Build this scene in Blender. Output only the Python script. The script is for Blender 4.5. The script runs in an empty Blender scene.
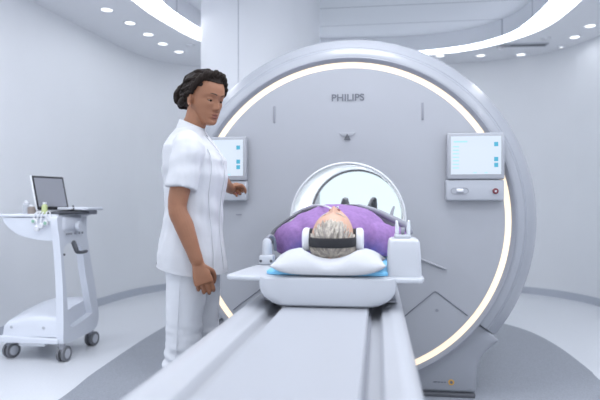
import bpy, bmesh, math, random
from mathutils import Vector, Matrix, noise
random.seed(7)
PI = math.pi
SC = bpy.context.scene
COL = SC.collection

# ------------------------------------------------------------------ materials
def mat(name, col, rough=.5, metal=0, spec=.5, var=0.0, vscale=40, bump=0.0, bscale=200, emit=None, estr=0,
        trans=0, coat=0, sss=0):
    m = bpy.data.materials.new(name); m.use_nodes = True
    nt = m.node_tree; b = nt.nodes['Principled BSDF']
    b.inputs['Base Color'].default_value = (*col, 1)
    b.inputs['Roughness'].default_value = rough
    b.inputs['Metallic'].default_value = metal
    b.inputs['Specular IOR Level'].default_value = spec
    b.inputs['Coat Weight'].default_value = coat
    b.inputs['Transmission Weight'].default_value = trans
    if sss:
        b.inputs['Subsurface Weight'].default_value = sss
        b.inputs['Subsurface Radius'].default_value = (.012, .005, .003)
        b.inputs['Subsurface Scale'].default_value = .6
    if emit:
        b.inputs['Emission Color'].default_value = (*emit, 1)
        b.inputs['Emission Strength'].default_value = estr
    if var or bump:
        tc = nt.nodes.new('ShaderNodeTexCoord')
    if var:
        n = nt.nodes.new('ShaderNodeTexNoise'); n.inputs['Scale'].default_value = vscale; n.inputs['Detail'].default_value = 4
        nt.links.new(tc.outputs['Object'], n.inputs['Vector'])
        r = nt.nodes.new('ShaderNodeValToRGB')
        r.color_ramp.elements[0].position = .3; r.color_ramp.elements[1].position = .7
        r.color_ramp.elements[0].color = (*[c*(1-var) for c in col], 1)
        r.color_ramp.elements[1].color = (*[min(1, c*(1+var)) for c in col], 1)
        nt.links.new(n.outputs['Fac'], r.inputs['Fac']); nt.links.new(r.outputs['Color'], b.inputs['Base Color'])
    if bump:
        n2 = nt.nodes.new('ShaderNodeTexNoise'); n2.inputs['Scale'].default_value = bscale; n2.inputs['Detail'].default_value = 3
        nt.links.new(tc.outputs['Object'], n2.inputs['Vector'])
        bp = nt.nodes.new('ShaderNodeBump'); bp.inputs['Strength'].default_value = bump; bp.inputs['Distance'].default_value = .01
        nt.links.new(n2.outputs['Fac'], bp.inputs['Height']); nt.links.new(bp.outputs['Normal'], b.inputs['Normal'])
    return m

def stripes(m, axis, period, width, dark):
    """thin dark joints across one object axis (boards of a ceiling)"""
    nt = m.node_tree; b = nt.nodes['Principled BSDF']; col = tuple(b.inputs['Base Color'].default_value)
    tc = nt.nodes.new('ShaderNodeTexCoord'); sp = nt.nodes.new('ShaderNodeSeparateXYZ')
    nt.links.new(tc.outputs['Object'], sp.inputs[0])
    md = nt.nodes.new('ShaderNodeMath'); md.operation = 'MODULO'; md.inputs[1].default_value = period
    nt.links.new(sp.outputs[axis], md.inputs[0])
    lt = nt.nodes.new('ShaderNodeMath'); lt.operation = 'LESS_THAN'; lt.inputs[1].default_value = width
    nt.links.new(md.outputs[0], lt.inputs[0])
    mx = nt.nodes.new('ShaderNodeMix'); mx.data_type = 'RGBA'
    mx.inputs[6].default_value = col; mx.inputs[7].default_value = (*dark, 1)
    nt.links.new(lt.outputs[0], mx.inputs[0]); nt.links.new(mx.outputs[2], b.inputs['Base Color'])

M = dict(
 wall=mat('wall_paint', (.80, .815, .85), .45, spec=.4, var=.01, vscale=2),
 ceil=mat('ceiling_paint', (.86, .87, .91), .6, spec=.3),
 coffer=mat('coffer_boards', (.80, .82, .87), .5, spec=.3),
 floor=mat('vinyl_light', (.74, .76, .80), .32, var=.035, vscale=90),
 floord=mat('vinyl_grey', (.31, .33, .375), .38, var=.16, vscale=120),
 base=mat('baseboard_grey', (.50, .53, .60), .4),
 plastic=mat('scanner_shell', (.56, .585, .64), .30, spec=.5, coat=.25),
 face=mat('scanner_face', (.375, .388, .425), .42, spec=.5),
 rim=mat('scanner_rim', (.335, .35, .39), .32, spec=.5, coat=.12),
 bore=mat('bore_liner', (.80, .82, .85), .25, spec=.5),
 darkrim=mat('reveal_grey', (.30, .315, .36), .4),
 seam=mat('seam_dark', (.16, .17, .20), .6),
 shseam=mat('shell_seam', (.36, .38, .43), .5),
 ring=mat('ring_diffuser', (.5, .46, .4), .4, emit=(1, .83, .61), estr=.80),
 strip=mat('strip_diffuser', (.9, .9, .95), .4, emit=(.94, .965, 1), estr=3.3),
 lens=mat('downlight_lens', (.9, .9, .95), .4, emit=(.94, .96, 1), estr=1.4),
 bez=mat('console_bezel', (.36, .375, .415), .35),
 bez2=mat('console_panel', (.42, .44, .485), .35),
 screen=mat('screen_lit', (.05, .05, .06), .2, emit=(.76, .87, 1), estr=.78),
 screenui=mat('screen_icon', (.02, .1, .15), .3, emit=(.05, .36, .52), estr=.8),
 screenpale=mat('screen_tint', (.02, .1, .15), .3, emit=(.42, .75, .92), estr=.85),
 black=mat('black_rubber', (.02, .02, .024), .5),
 sockc=mat('sock_cloth', (.075, .08, .09), .95, spec=.05),
 blackfab=mat('black_band', (.018, .018, .022), .75, bump=.2),
 dgrey=mat('dark_grey', (.09, .095, .11), .5),
 wheelg=mat('wheel_grey', (.16, .165, .185), .5),
 mgrey=mat('mid_grey', (.27, .28, .32), .45),
 logog=mat('logo_grey', (.15, .16, .19), .45),
 lgrey=mat('light_grey', (.50, .52, .57), .4),
 white=mat('white_plastic', (.78, .79, .83), .35, spec=.5),
 tray=mat('tray_white', (.55, .57, .615), .35, spec=.5),
 cart=mat('cart_white', (.74, .77, .84), .4, spec=.5),
 table=mat('table_white', (.48, .495, .535), .33, spec=.5, coat=.2),
 slab=mat('table_slab', (.41, .425, .465), .35),
 groove=mat('table_groove', (.26, .27, .31), .5),
 tunic=mat('tunic_cloth', (.60, .61, .645), .85, spec=.2, bump=.12, bscale=25),
 trouser=mat('trouser_cloth', (.66, .675, .715), .85, spec=.2, bump=.15, bscale=18),
 skinw=mat('skin_brown', (.295, .130, .070), .48, var=.06, vscale=30, sss=.06),
 skinp=mat('skin_light', (.60, .36, .26), .5, var=.06, vscale=30, sss=.06),
 lips=mat('lips', (.25, .092, .062), .55),
 hairw=mat('hair_dark', (.015, .0095, .0075), .6, spec=.15, bump=.4, bscale=120),
 hairp=mat('hair_grey', (.58, .525, .46), .6, var=.25, vscale=110, bump=.4, bscale=200),
 hairp2=mat('hair_greydark', (.36, .32, .29), .6),
 eyew=mat('eye_white', (.50, .46, .44), .25),
 brow=mat('brow_brown', (.05, .028, .020), .8),
 purple=mat('purple_cloth', (.30, .175, .40), .85, spec=.15, var=.10, vscale=60, bump=.25, bscale=60),
 blue=mat('blue_mattress', (.20, .56, .86), .5),
 pillow=mat('pillow_white', (.55, .56, .59), .9, spec=.1, var=.02, vscale=14, bump=.4, bscale=16),
 red=mat('button_red', (.16, .02, .03), .35),
 orange=mat('sticker_orange', (.75, .42, .08), .5),
 green=mat('lead_green', (.30, .52, .40), .5),
 yellow=mat('lead_yellowgreen', (.55, .62, .30), .5),
 brown=mat('jar_brown', (.28, .24, .22), .5),
 glass=mat('clear_plastic', (.72, .75, .80), .15, spec=.6),
 lscreen=mat('laptop_screen', (.30, .31, .35), .3, spec=.4),
 tubew=mat('tube_pale', (.70, .70, .74), .3),
 display=mat('wall_display', (.05, .06, .06), .3, emit=(.77, .92, 1.0), estr=.97),
)
stripes(M['coffer'], 1, .62, .018, (.42, .44, .50))

# ------------------------------------------------------------------ builders
class B:
    """collects geometry in world coordinates, builds ONE mesh object"""
    def __init__(s): s.bm = bmesh.new()
    def _add(s, verts, faces):
        vs = [s.bm.verts.new(v) for v in verts]
        for f in faces:
            try: s.bm.faces.new([vs[i] for i in f])
            except ValueError: pass
        return vs
    def box(s, c, size, bev=0, rot=None, seg=3):
        t = bmesh.new(); bmesh.ops.create_cube(t, size=1)
        for v in t.verts: v.co = Vector((v.co.x*size[0], v.co.y*size[1], v.co.z*size[2]))
        if bev: bmesh.ops.bevel(t, geom=t.edges[:], offset=bev, segments=seg, profile=.5, affect='EDGES')
        return s.merge(t, c, rot)
    def merge(s, t, c=(0,0,0), rot=None):
        mtx = Matrix.Translation(Vector(c))
        if rot is not None: mtx = mtx @ (rot.to_4x4() if isinstance(rot, Matrix) else Matrix.Rotation(rot, 4, 'Z'))
        t.transform(mtx); t.normal_update(); t.verts.index_update()
        s._add([v.co.copy() for v in t.verts], [[v.index for v in f.verts] for f in t.faces]); t.free(); return s
    def prism(s, poly, axis, lo, hi, bev=0, seg=3):
        """poly: 2D points; axis 'x','y','z' extruded lo..hi"""
        t = bmesh.new()
        def P(a, b, h): return {'x': (h, a, b), 'y': (a, h, b), 'z': (a, b, h)}[axis]
        n = len(poly)
        v0 = [t.verts.new(P(a, b, lo)) for a, b in poly]; v1 = [t.verts.new(P(a, b, hi)) for a, b in poly]
        t.faces.new(v0); t.faces.new(v1[::-1])
        for i in range(n): t.faces.new((v0[i], v1[i], v1[(i+1) % n], v0[(i+1) % n]))
        bmesh.ops.recalc_face_normals(t, faces=t.faces[:])
        if bev:
            es = [e for e in t.edges if abs(e.calc_face_angle(0)) > .5]
            bmesh.ops.bevel(t, geom=es, offset=bev, segments=seg, profile=.5, affect='EDGES', clamp_overlap=True)
        return s.merge(t)
    def lathe(s, prof, c=(0,0,0), axis='z', n=48, a0=0, a1=2*PI, close=False, rot=None):
        """prof: (r, h) list about axis through c"""
        t = bmesh.new(); full = abs(a1-a0-2*PI) < 1e-6
        m = n if full else n+1
        rings = []
        for r, h in prof:
            ring = []
            for i in range(m):
                a = a0+(a1-a0)*i/n; u, v = r*math.cos(a), r*math.sin(a)
                ring.append(t.verts.new({'z': (u, v, h), 'y': (u, h, v), 'x': (h, u, v)}[axis]))
            rings.append(ring)
        k = len(prof); rr = range(k if close else k-1)
        for j in rr:
            A, Bq = rings[j], rings[(j+1) % k]
            for i in range(n if full else n):
                i2 = (i+1) % m
                t.faces.new((A[i], A[i2], Bq[i2], Bq[i]))
        if close and not full:
            t.faces.new([rg[0] for rg in rings]); t.faces.new([rg[-1] for rg in rings][::-1])
        bmesh.ops.remove_doubles(t, verts=t.verts[:], dist=1e-6)
        bmesh.ops.recalc_face_normals(t, faces=t.faces[:])
        return s.merge(t, c, rot)
    def cyl(s, p, q, r, n=24, r2=None, bev=0):
        p, q = Vector(p), Vector(q); d = q-p; L = d.length; r2 = r if r2 is None else r2
        prof = [(0, 0), (r-bev, 0), (r, bev), (r2, L-bev), (r2-bev, L), (0, L)] if bev else [(0, 0), (r, 0), (r2, L), (0, L)]
        return s.lathe(prof, p, 'z', n, rot=d.to_track_quat('Z', 'Y').to_matrix())
    def ell(s, c, rad, rot=None, u=20, v=14):
        t = bmesh.new(); bmesh.ops.create_uvsphere(t, u_segments=u, v_segments=v, radius=1)
        for w in t.verts: w.co = Vector((w.co.x*rad[0], w.co.y*rad[1], w.co.z*rad[2]))
        return s.merge(t, c, rot)
    def tube(s, pts, rad, n=10, up=None, cap=True, smooth=0):
        """rad: number, list of numbers or list of (ru, rv); u across `up`"""
        pts = [Vector(p) for p in pts]
        R = rad if isinstance(rad, (list, tuple)) else [rad]*len(pts)
        R = [(x, x) if not isinstance(x, (list, tuple)) else x for x in R]
        if smooth:
            pp, rr = [], []
            for i in range(len(pts)-1):
                p0 = pts[max(i-1, 0)]; p1 = pts[i]; p2 = pts[i+1]; p3 = pts[min(i+2, len(pts)-1)]
                for k in range(smooth):
                    t = k/smooth
                    pp.append(.5*((2*p1)+(p2-p0)*t+(2*p0-5*p1+4*p2-p3)*t*t+(3*p1-p0-3*p2+p3)*t**3))
                    rr.append(tuple(R[i][j]*(1-t)+R[i+1][j]*t for j in (0, 1)))
            pp.append(pts[-1]); rr.append(R[-1]); pts, R = pp, rr
        N = len(pts); rings = []; uprev = None
        for i in range(N):
            d = (pts[min(i+1, N-1)]-pts[max(i-1, 0)]).normalized()
            if up is not None: v = Vector(up)
            elif uprev is not None: v = uprev
            else: v = Vector((0, 0, 1)) if abs(d.z) < .9 else Vector((1, 0, 0))
            v = (v-d*v.dot(d)); v = v.normalized() if v.length > 1e-6 else Vector((1, 0, 0)); uprev = v
            u = v.cross(d)
            rings.append([pts[i]+u*R[i][0]*math.cos(2*PI*k/n)+v*R[i][1]*math.sin(2*PI*k/n) for k in range(n)])
        if cap is True:   # rounded ends
            def dome(idx, sgn):
                d = (pts[0]-pts[1]) if idx == 0 else (pts[-1]-pts[-2]); d.normalize()
                out = []
                rm = min(R[idx])
                for f, h in ((.87, .5), (.5, .87)):
                    out.append([pts[idx]+(p-pts[idx])*f+d*rm*h for p in rings[idx]])
                return out, pts[idx]+d*rm
            d0, t0 = dome(0, 1); d1, t1 = dome(-1, 1)
            rings = d0[::-1]+rings+d1
        vs, fs = [], []
        for rg in rings: vs += rg
        for j in range(len(rings)-1):
            for k in range(n): fs.append((j*n+k, j*n+(k+1) % n, (j+1)*n+(k+1) % n, (j+1)*n+k))
        if cap == 'flat':
            fs.append(tuple(range(n))[::-1]); fs.append(tuple((len(rings)-1)*n+k for k in range(n)))
        if cap is True:
            a = len(vs); vs += [t0, t1]; L = (len(rings)-1)*n
            for k in range(n): fs.append((a, (k+1) % n, k)); fs.append((a+1, L+k, L+(k+1) % n))
        s._add(vs, fs); return s
    def rings(s, rings, cap=True):
        """loft through equal-length point rings"""
        n = len(rings[0]); vs, fs = [], []
        for rg in rings: vs += [Vector(p) for p in rg]
        for j in range(len(rings)-1):
            for k in range(n): fs.append((j*n+k, j*n+(k+1) % n, (j+1)*n+(k+1) % n, (j+1)*n+k))
        if cap: fs.append(tuple(range(n))[::-1]); fs.append(tuple((len(rings)-1)*n+k for k in range(n)))
        s._add(vs, fs); return s
    def xform(s, mtx): s.bm.transform(mtx); return s
    def build(s, name, m, parent=None, sharp=38, root=None, flat=False):
        bmesh.ops.recalc_face_normals(s.bm, faces=s.bm.faces[:])
        off = wloc(parent) if parent else (Vector(root) if root is not None else Vector((0, 0, 0)))
        for v in s.bm.verts: v.co -= off
        me = bpy.data.meshes.new(name); s.bm.to_mesh(me); s.bm.free()
        if not flat:
            me.polygons.foreach_set('use_smooth', [True]*len(me.polygons))
            if sharp < 180: me.set_sharp_from_angle(angle=math.radians(sharp))
        me.materials.append(M[m] if isinstance(m, str) else m)
        o = bpy.data.objects.new(name, me); COL.objects.link(o)
        if parent: o.parent = parent
        elif root is not None: o.location = root
        return o

def wloc(o):
    v = Vector((0, 0, 0))
    while o: v += o.location; o = o.parent
    return v

def thing(name, label, cat, loc, group=None):
    o = bpy.data.objects.new(name, None); COL.objects.link(o); o.location = loc; o.empty_display_size = .1
    return tag(o, label, cat, group)
def tag(o, label, cat, group=None):
    o['label'] = label; o['category'] = cat
    if group: o['group'] = group
    return o
def struct(o, label=None, cat=None):
    o['kind'] = 'structure'
    if label: o['label'] = label
    if cat: o['category'] = cat
    return o
def crom(pts, k=8, closed=False):
    n = len(pts); out = []; P = [Vector(p) for p in pts]
    for i in range(n if closed else n-1):
        if closed: p0, p1, p2, p3 = P[(i-1) % n], P[i], P[(i+1) % n], P[(i+2) % n]
        else: p0, p1, p2, p3 = P[max(i-1, 0)], P[i], P[i+1], P[min(i+2, n-1)]
        for j in range(k):
            t = j/k
            out.append(.5*((2*p1)+(p2-p0)*t+(2*p0-5*p1+4*p2-p3)*t*t+(3*p1-p0-3*p2+p3)*t**3))
    if not closed: out.append(P[-1])
    return out
def remesh(o, voxel, smooth=4, fac=.5, disp=None):
    """one continuous skin out of the overlapping volumes of o"""
    md = o.modifiers.new('r', 'REMESH'); md.mode = 'VOXEL'; md.voxel_size = voxel; md.adaptivity = 0
    if smooth:
        sm = o.modifiers.new('s', 'SMOOTH'); sm.iterations = smooth; sm.factor = fac
    dg = bpy.context.evaluated_depsgraph_get()
    me = bpy.data.meshes.new_from_object(o.evaluated_get(dg)); me.name = o.name
    mt = o.data.materials[0]; o.modifiers.clear(); old = o.data; o.data = me; bpy.data.meshes.remove(old)
    me.materials.clear(); me.materials.append(mt)
    if disp:
        me.update()
        nr = [v.normal.copy() for v in me.vertices]
        for v, nn in zip(me.vertices, nr): v.co += nn*disp(v.co)
    me.polygons.foreach_set('use_smooth', [True]*len(me.polygons)); me.update()
    return o
def text_mesh(txt, size, ext=.001):
    cu = bpy.data.curves.new('t', 'FONT'); cu.body = txt; cu.size = size; cu.extrude = ext; cu.offset = .022; cu.align_x = 'CENTER'
    ob = bpy.data.objects.new('t', cu); COL.objects.link(ob)
    dg = bpy.context.evaluated_depsgraph_get(); dg.update()
    me = bpy.data.meshes.new_from_object(ob.evaluated_get(dg)); bpy.data.objects.remove(ob)
    t = bmesh.new(); t.from_mesh(me); bpy.data.meshes.remove(me); return t
# ------------------------------------------------------------------ room
H = 3.0
wall_all = crom([(-3.25, -2), (-3.12, 2), (-3.0, 4.6), (-2.90, 6.0), (-2.78, 6.95), (-2.40, 7.55), (-1.4, 7.88), (.3, 8.0), (1.5, 7.90), (2.1, 7.66), (2.48, 7.2), (2.68, 6.5), (2.82, 5.2), (2.92, 3.0), (2.98, -2)], 8)
wl, wb, wr = wall_all[:33], wall_all[32:81], wall_all[80:]
def strip_wall(pts, z0, z1, th, name, m):
    """a curved wall of thickness th, thickened away from the room"""
    b = B(); P = [Vector((p[0], p[1])) for p in pts]; N = len(P); O = []
    for i in range(N):
        d = (P[min(i+1, N-1)]-P[max(i-1, 0)]).normalized(); O.append(P[i]+Vector((-d.y, d.x))*th)
    poly = [(p.x, p.y) for p in P]+[(p.x, p.y) for p in O[::-1]]
    n = 2*N; vs = [(x, y, z0) for x, y in poly]+[(x, y, z1) for x, y in poly]; fs = []
    for i in range(n): fs.append((i, (i+1) % n, n+(i+1) % n, n+i))
    for i in range(N-1):
        fs.append((i, i+1, n-2-i, n-1-i)); fs.append((n+i, n+n-1-i, n+n-2-i, n+i+1))
    b._add(vs, fs); return b.build(name, m)
struct(strip_wall(wl, 0, H+.3, .12, 'wall_left', 'wall'), 'smooth pale wall beside the medical cart', 'wall')
struct(strip_wall(wb, 0, H+.3, .12, 'wall_back', 'wall'), 'curved pale wall behind the scanner', 'wall')
struct(strip_wall(wr, 0, H+.3, .12, 'wall_right', 'wall'), 'smooth pale wall to the right of the scanner', 'wall')
struct(strip_wall(wl, 0, .085, -.012, 'baseboard_left', 'base'))
struct(strip_wall(wb, 0, .085, -.012, 'baseboard_back', 'base'))
struct(strip_wall(wr, 0, .085, -.012, 'baseboard_right', 'base'))
b = B(); b.box((0, 3, -.05), (7, 10.6, .10)); struct(b.build('floor', 'floor', sharp=30), 'pale vinyl floor', 'floor')
# darker vinyl field around the scanner
R_ = [(-1.62, -1.6), (-1.62, 2.6), (-1.70, 3.7), (-1.76, 4.8), (-1.72, 5.5), (-1.45, 6.1), (-.8, 6.45), (0, 6.5), (.7, 6.3),
      (1.2, 5.9), (1.48, 5.45), (1.585, 4.9), (1.60, 4.2), (1.575, 3.4), (1.55, -1.6)]
zone = crom([(x, y) for x, y in R_], 6)
b = B(); b.prism([(p.x, p.y) for p in zone], 'z', 0, .003)
struct(b.build('floor_inlay', 'floord', sharp=30), 'darker speckled grey vinyl field under the scanner', 'floor')

# ceiling with oval opening, luminous band and raised coffer
so = crom([(-2.03, 1.6), (-2.06, 3.4), (-2.06, 5.1), (-1.99, 5.85), (-1.82, 6.52), (-1.35, 7.12), (-.6, 7.44), (.2, 7.50), (.80, 7.45), (1.29, 7.29),
           (1.69, 6.93), (1.93, 6.50), (2.02, 5.95), (2.03, 5.2), (2.03, 3.4), (2.0, 1.6), (1.4, .7), (0, .4), (-1.4, .7)], 6, True)
si = crom([(-1.80, 1.7), (-1.82, 3.4), (-1.83, 5.1), (-1.79, 5.70), (-1.66, 6.28), (-1.25, 6.93), (-.55, 7.30), (.2, 7.37), (.78, 7.34), (1.30, 7.13),
           (1.62, 6.74), (1.73, 6.30), (1.77, 5.7), (1.78, 5.2), (1.78, 3.4), (1.76, 1.7), (1.25, .95), (0, .65), (-1.25, .95)], 6, True)
def loops_fill(t, loops, z):
    es = []
    for L in loops:
        vs = [t.verts.new((p[0], p[1], z)) for p in L]
        es += [t.edges.new((vs[i], vs[(i+1) % len(vs)])) for i in range(len(vs))]
    bmesh.ops.triangle_fill(t, use_beauty=True, edges=es)
outer = [(-3.4, -2.1), (3.2, -2.1), (3.2, 8.2), (-3.4, 8.2)]
t = bmesh.new(); loops_fill(t, [outer, so], H)
n = len(so); ring0 = [t.verts.new((p.x, p.y, H)) for p in so]; ring1 = [t.verts.new((p.x, p.y, H+.05)) for p in so]
for i in range(n): t.faces.new((ring0[i], ring0[(i+1) % n], ring1[(i+1) % n], ring1[i]))
bmesh.ops.remove_doubles(t, verts=t.verts[:], dist=1e-5)
b = B(); b.merge(t); struct(b.build('ceiling', 'ceil', sharp=30), 'flat pale ceiling with downlights', 'ceiling')
b = B(); n = len(si)
lo = [(p.x, p.y, H-.004) for p in si]; hi = [(p.x, p.y, H+.22) for p in si]
hi2 = [(p.x*.995, 4+(p.y-4)*.995, H+.22) for p in si]
b.rings([lo, hi], cap=False); t = bmesh.new(); loops_fill(t, [si], H+.22); b.merge(t)
struct(b.build('ceiling_coffer', 'coffer', sharp=30), 'raised boarded ceiling inside the luminous band', 'ceiling')
b = B(); A = [(p.x, p.y, H+.002) for p in so]; C_ = [(p.x, p.y, H+.002) for p in si]
A2 = [(p.x, p.y, H+.03) for p in so]; C2 = [(p.x, p.y, H+.03) for p in si]
b.rings([A, C_, C2, A2, A], cap=False)
tag(b.build('ceiling_light', 'strip', root=(0, 4, H)), 'long oval luminous band recessed in the ceiling', 'ceiling light')

spots = [(-2.41, 5.32, 'first ceiling downlight on the left, nearest the picture edge'), (-2.36, 5.74, 'second ceiling downlight on the left side row'),
         (-2.33, 6.15, 'third and middle downlight of the row on the left'), (-2.31, 6.53, 'fourth downlight of the left row, below the luminous band'),
         (-2.24, 6.90, 'last downlight of the left row, closest to the white column'),
         (.955, 7.52, 'ceiling downlight just above the scanner rim'), (1.46, 7.57, 'ceiling downlight second from the scanner rim'),
         (1.95, 7.59, 'ceiling downlight below the dark ceiling vent'),
         (2.365, 6.88, 'ceiling downlight second from the right picture edge'), (2.387, 6.47, 'ceiling downlight at the far right picture edge')]
for x, y, lab in spots:
    r = thing('downlight', 'small round bright '+lab, 'downlight', (x, y, H), 'recessed downlights in the ceiling')
    b = B(); b.lathe([(.052, -.001), (.068, -.004), (.070, 0), (.052, 0)], (x, y, H), n=28, close=True); b.build('trim_ring', 'white', r)
    b = B(); b.lathe([(0, -.002), (.052, -.002), (.052, 0), (0, 0)], (x, y, H), n=28); b.build('lens', 'lens', r)
for x, y, lab in [(-2.0, 6.62, 'low white round smoke detector beside the white column'), (2.055, 6.87, 'low white round smoke detector right of the ceiling vent'),
                  (2.321, 7.228, 'low white round smoke detector near the curved wall on the right')]:
    r = thing('smoke_detector', lab, 'smoke detector', (x, y, H), 'smoke detectors on the ceiling')
    b = B(); b.lathe([(0, -.022), (.035, -.021), (.05, -.012), (.055, 0), (0, 0)], (x, y, H), n=28); b.build('body', 'white', r)
    b = B(); b.lathe([(0, -.026), (.015, -.025), (.018, -.02), (0, -.02)], (x, y, H), n=16); b.build('sensor_cap', 'lens' if x > 2.2 else 'white', r)
r = thing('ceiling_vent', 'thin dark slot vent in the ceiling beside the luminous band', 'vent', (1.86, 7.12, H))
rz = Matrix.Rotation(.05, 3, 'Z')
b = B()
for s in (-1, 1): b.box(rz @ Vector((0, s*.055, -.006))+Vector((1.86, 7.12, H)), (.56, .02, .012), rot=rz); b.box(rz @ Vector((s*.27, 0, -.006))+Vector((1.86, 7.12, H)), (.02, .13, .012), rot=rz)
b.build('frame', 'lgrey', r)
b = B(); b.box((1.86, 7.12, H-.002), (.52, .09, .004), rot=rz); b.build('slot', 'dgrey', r)
b = B(); b.prism([(-.02, 0), (.16, 0), (-.02, -.06)], 'y', -.003, .003); b.xform(Matrix.Translation((1.60, 7.08, H-.001))); b.build('deflector', 'mgrey', r)

# white column behind the scanner
b = B(); cxc, cyc = -1.0, 5.82
b.lathe([(.60, 0), (.60, H+.3)], (cxc, cyc, 0), n=64)
struct(b.build('column', 'wall', root=(cxc, cyc, 0)), 'thick round white column behind the scanner', 'column')
b = B()
for a in (-PI/2-.15,): b.box((cxc+.601*math.cos(a), cyc+.601*math.sin(a), 1.5), (.006, .006, 3.0), rot=a)
struct(b.build('trim_1', 'lgrey', root=(cxc, cyc-.6, 0)))
# large lit display on the back wall, seen through the bore
r = thing('wall_display', 'large glowing pale cyan display seen through the scanner bore', 'display', (.1, 7.75, 0))
b = B(); b.box((.1, 7.78, 1.25), (1.9, .05, 1.75), bev=.01); b.build('frame', 'lgrey', r)
b = B(); b.box((.1, 7.75, 1.25), (1.8, .012, 1.65)); b.build('screen', 'display', r)
b = B(); b.box((.1, 7.80, .19), (.12, .06, .38)); b.build('stand', 'lgrey', r)
# ------------------------------------------------------------------ scanner
YG, ZC = 3.45, 1.03
sc = thing('mri_scanner', 'big round pale grey magnetic resonance scanner with glowing ring', 'scanner', (0, YG, 0))
def LY(prof, name, m, a0=0, a1=2*PI, close=False, n=128, parent=sc, sharp=38):
    b = B(); b.lathe([(r, YG+y) for r, y in prof], (0, 0, ZC), 'y', n, a0, a1, close); return b.build(name, m, parent, sharp)
arc = lambda c, r, a, b_, k: [(c[0]+r*math.cos(math.radians(a+(b_-a)*i/k)), c[1]+r*math.sin(math.radians(a+(b_-a)*i/k))) for i in range(k+1)]
# front face: slight dish towards the bore lip
LY([(.901, .03), (.901, .008), (.897, .002), (.80, .0), (.55, .002), (.42, .006), (.342, .014), (.340, .05)], 'front_cover', 'face')
LY([(.350, .03), (.345, .012), (.340, .006), (.334, .009), (.330, .03), (.331, .10), (.343, .5), (.370, 1.1), (.398, 1.62), (.42, 1.66), (.44, 1.62), (.44, .2), (.38, .06)], 'bore_liner', 'bore', n=96)
LY([(.397, 1.59), (.380, 1.595), (.380, 1.615), (.400, 1.62)], 'bore_rear_rim', 'dgrey', close=True, n=96)
LY([(.901, .012), (.935, .008), (.935, .03), (.901, .03)], 'light_ring', 'ring', close=True)
LY([(.935, .03), (.936, .004), (.940, -.004), (.957, -.016), (.962, -.014), (.962, .03)], 'ring_reveal', 'darkrim', close=True)
A0, A1 = math.radians(-38), math.radians(218)
prof = [(.962, .05), (.962, .0), (.965, -.006), (.985, -.004), (1.012, .012), (1.016, .026), (1.021, .026), (1.026, .024), (1.050, .050), (1.078, .085), (1.100, .125), (1.115, .175), (1.12, .23),
        (1.12, .80), (1.10, .95), (1.05, 1.15), (.96, 1.40), (.85, 1.60), (.445, 1.66), (.445, 1.5), (.82, 1.4), (.93, 1.1), (.96, .5)]
LY(prof, 'outer_shell', 'rim', A0, A1, True, n=112)
LY([(1.0150, .027), (1.0225, .027), (1.0225, .022), (1.0150, .018)], 'shell_seam', 'shseam', A0+.004, A1-.004, True, n=112)
# pedestal
zt = ZC+.962*math.sin(A0); xt = .962*math.cos(A0)
right = [(xt-.012, zt+.02), (1.112*math.cos(A0)+.004, ZC+1.112*math.sin(A0)-.014), (.855, .315), (.80, .262), (.768, .215), (.752, .16), (.748, .022)]
poly = right+[(-x, z) for x, z in right[::-1]]
b = B(); b.prism(poly, 'y', YG+.045, YG+1.15, bev=.022); b.build('pedestal', 'rim', sc)
b = B(); b.prism([(-.735, 0), (.735, 0), (.74, .024), (-.74, .024)], 'y', YG+.02, YG+1.14, bev=.006); b.build('plinth', 'dgrey', sc)
yf = YG-.001
# access panel seam on the face
b = B(); b.tube([(.33, yf, .468), (.357, yf, .492), (.497, yf, .612), (.510, yf, .618), (.523, yf, .612), (.688, yf, .486)], .0032, n=8); b.build('panel_seam', 'seam', sc)
b = B(); b.tube([(-.33, yf, .468), (-.357, yf, .492), (-.497, yf, .612), (-.510, yf, .618), (-.523, yf, .612), (-.688, yf, .486)], .0032, n=8); b.build('panel_seam', 'seam', sc)
for s in (-1, 1):
    b = B(); b.cyl((s*.518, yf+.004, .511), (s*.518, yf-.003, .511), .009, n=16, bev=.001); b.build('panel_screw', 'mgrey', sc)
    b = B(); b.box((s*.436, YG-.001, 1.664), (.011, .010, .100), bev=.003); b.build('vent_slot', 'mgrey', sc)
# laser positioning light
b = B(); b.prism([(-.048, 1.548), (.048, 1.548), (.030, 1.528), (-.030, 1.528)], 'y', YG-.002, YG+.004, bev=.001); o = b.build('positioning_light', 'face', sc)
b = B(); b.prism([(-.020, 1.505), (.020, 1.505), (.0, 1.542)], 'y', YG-.004, YG+.004, bev=.001); b.build('aperture', 'dgrey', o)
# lettering
def text_on(txt, w, h, c, name, m, parent):
    t = text_mesh(txt, 1.0, .001)
    xs = [v.co.x for v in t.verts]; ys = [v.co.y for v in t.verts]; mx = (min(xs)+max(xs))/2; my = (min(ys)+max(ys))/2
    sx = w/(max(xs)-min(xs)); sy = h/(max(ys)-min(ys))
    for v in t.verts: v.co = Vector((c[0]+(v.co.x-mx)*sx, c[1]-(.0012 if v.co.z > 0 else -.001), c[2]+(v.co.y-my)*sy))
    b = B(); b.merge(t); return b.build(name, m, parent, flat=True)
text_on('PHILIPS', .192, .042, (.004, YG-.001, 1.755), 'logo', 'logog', sc)
# small marks
b = B(); b.box((-.655, yf, 1.062), (.036, .003, .008)); b.build('small_label', 'mgrey', sc)
yb = YG+.044
st = B(); st.cyl((.604, yb+.004, .084), (.604, yb-.002, .084), .017, n=24); o = st.build('warning_sticker', 'orange', sc)
b = B(); b.cyl((.604, yb, .084), (.604, yb-.0032, .084), .009, n=20); b.build('sticker_symbol', 'seam', o)
b = B()
for x, w in ((.512, .020), (.533, .012), (.552, .012), (.569, .010)): b.box((x, yb, .082), (w, .003, .006))
b.build('sticker_text', 'seam', o)
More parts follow.
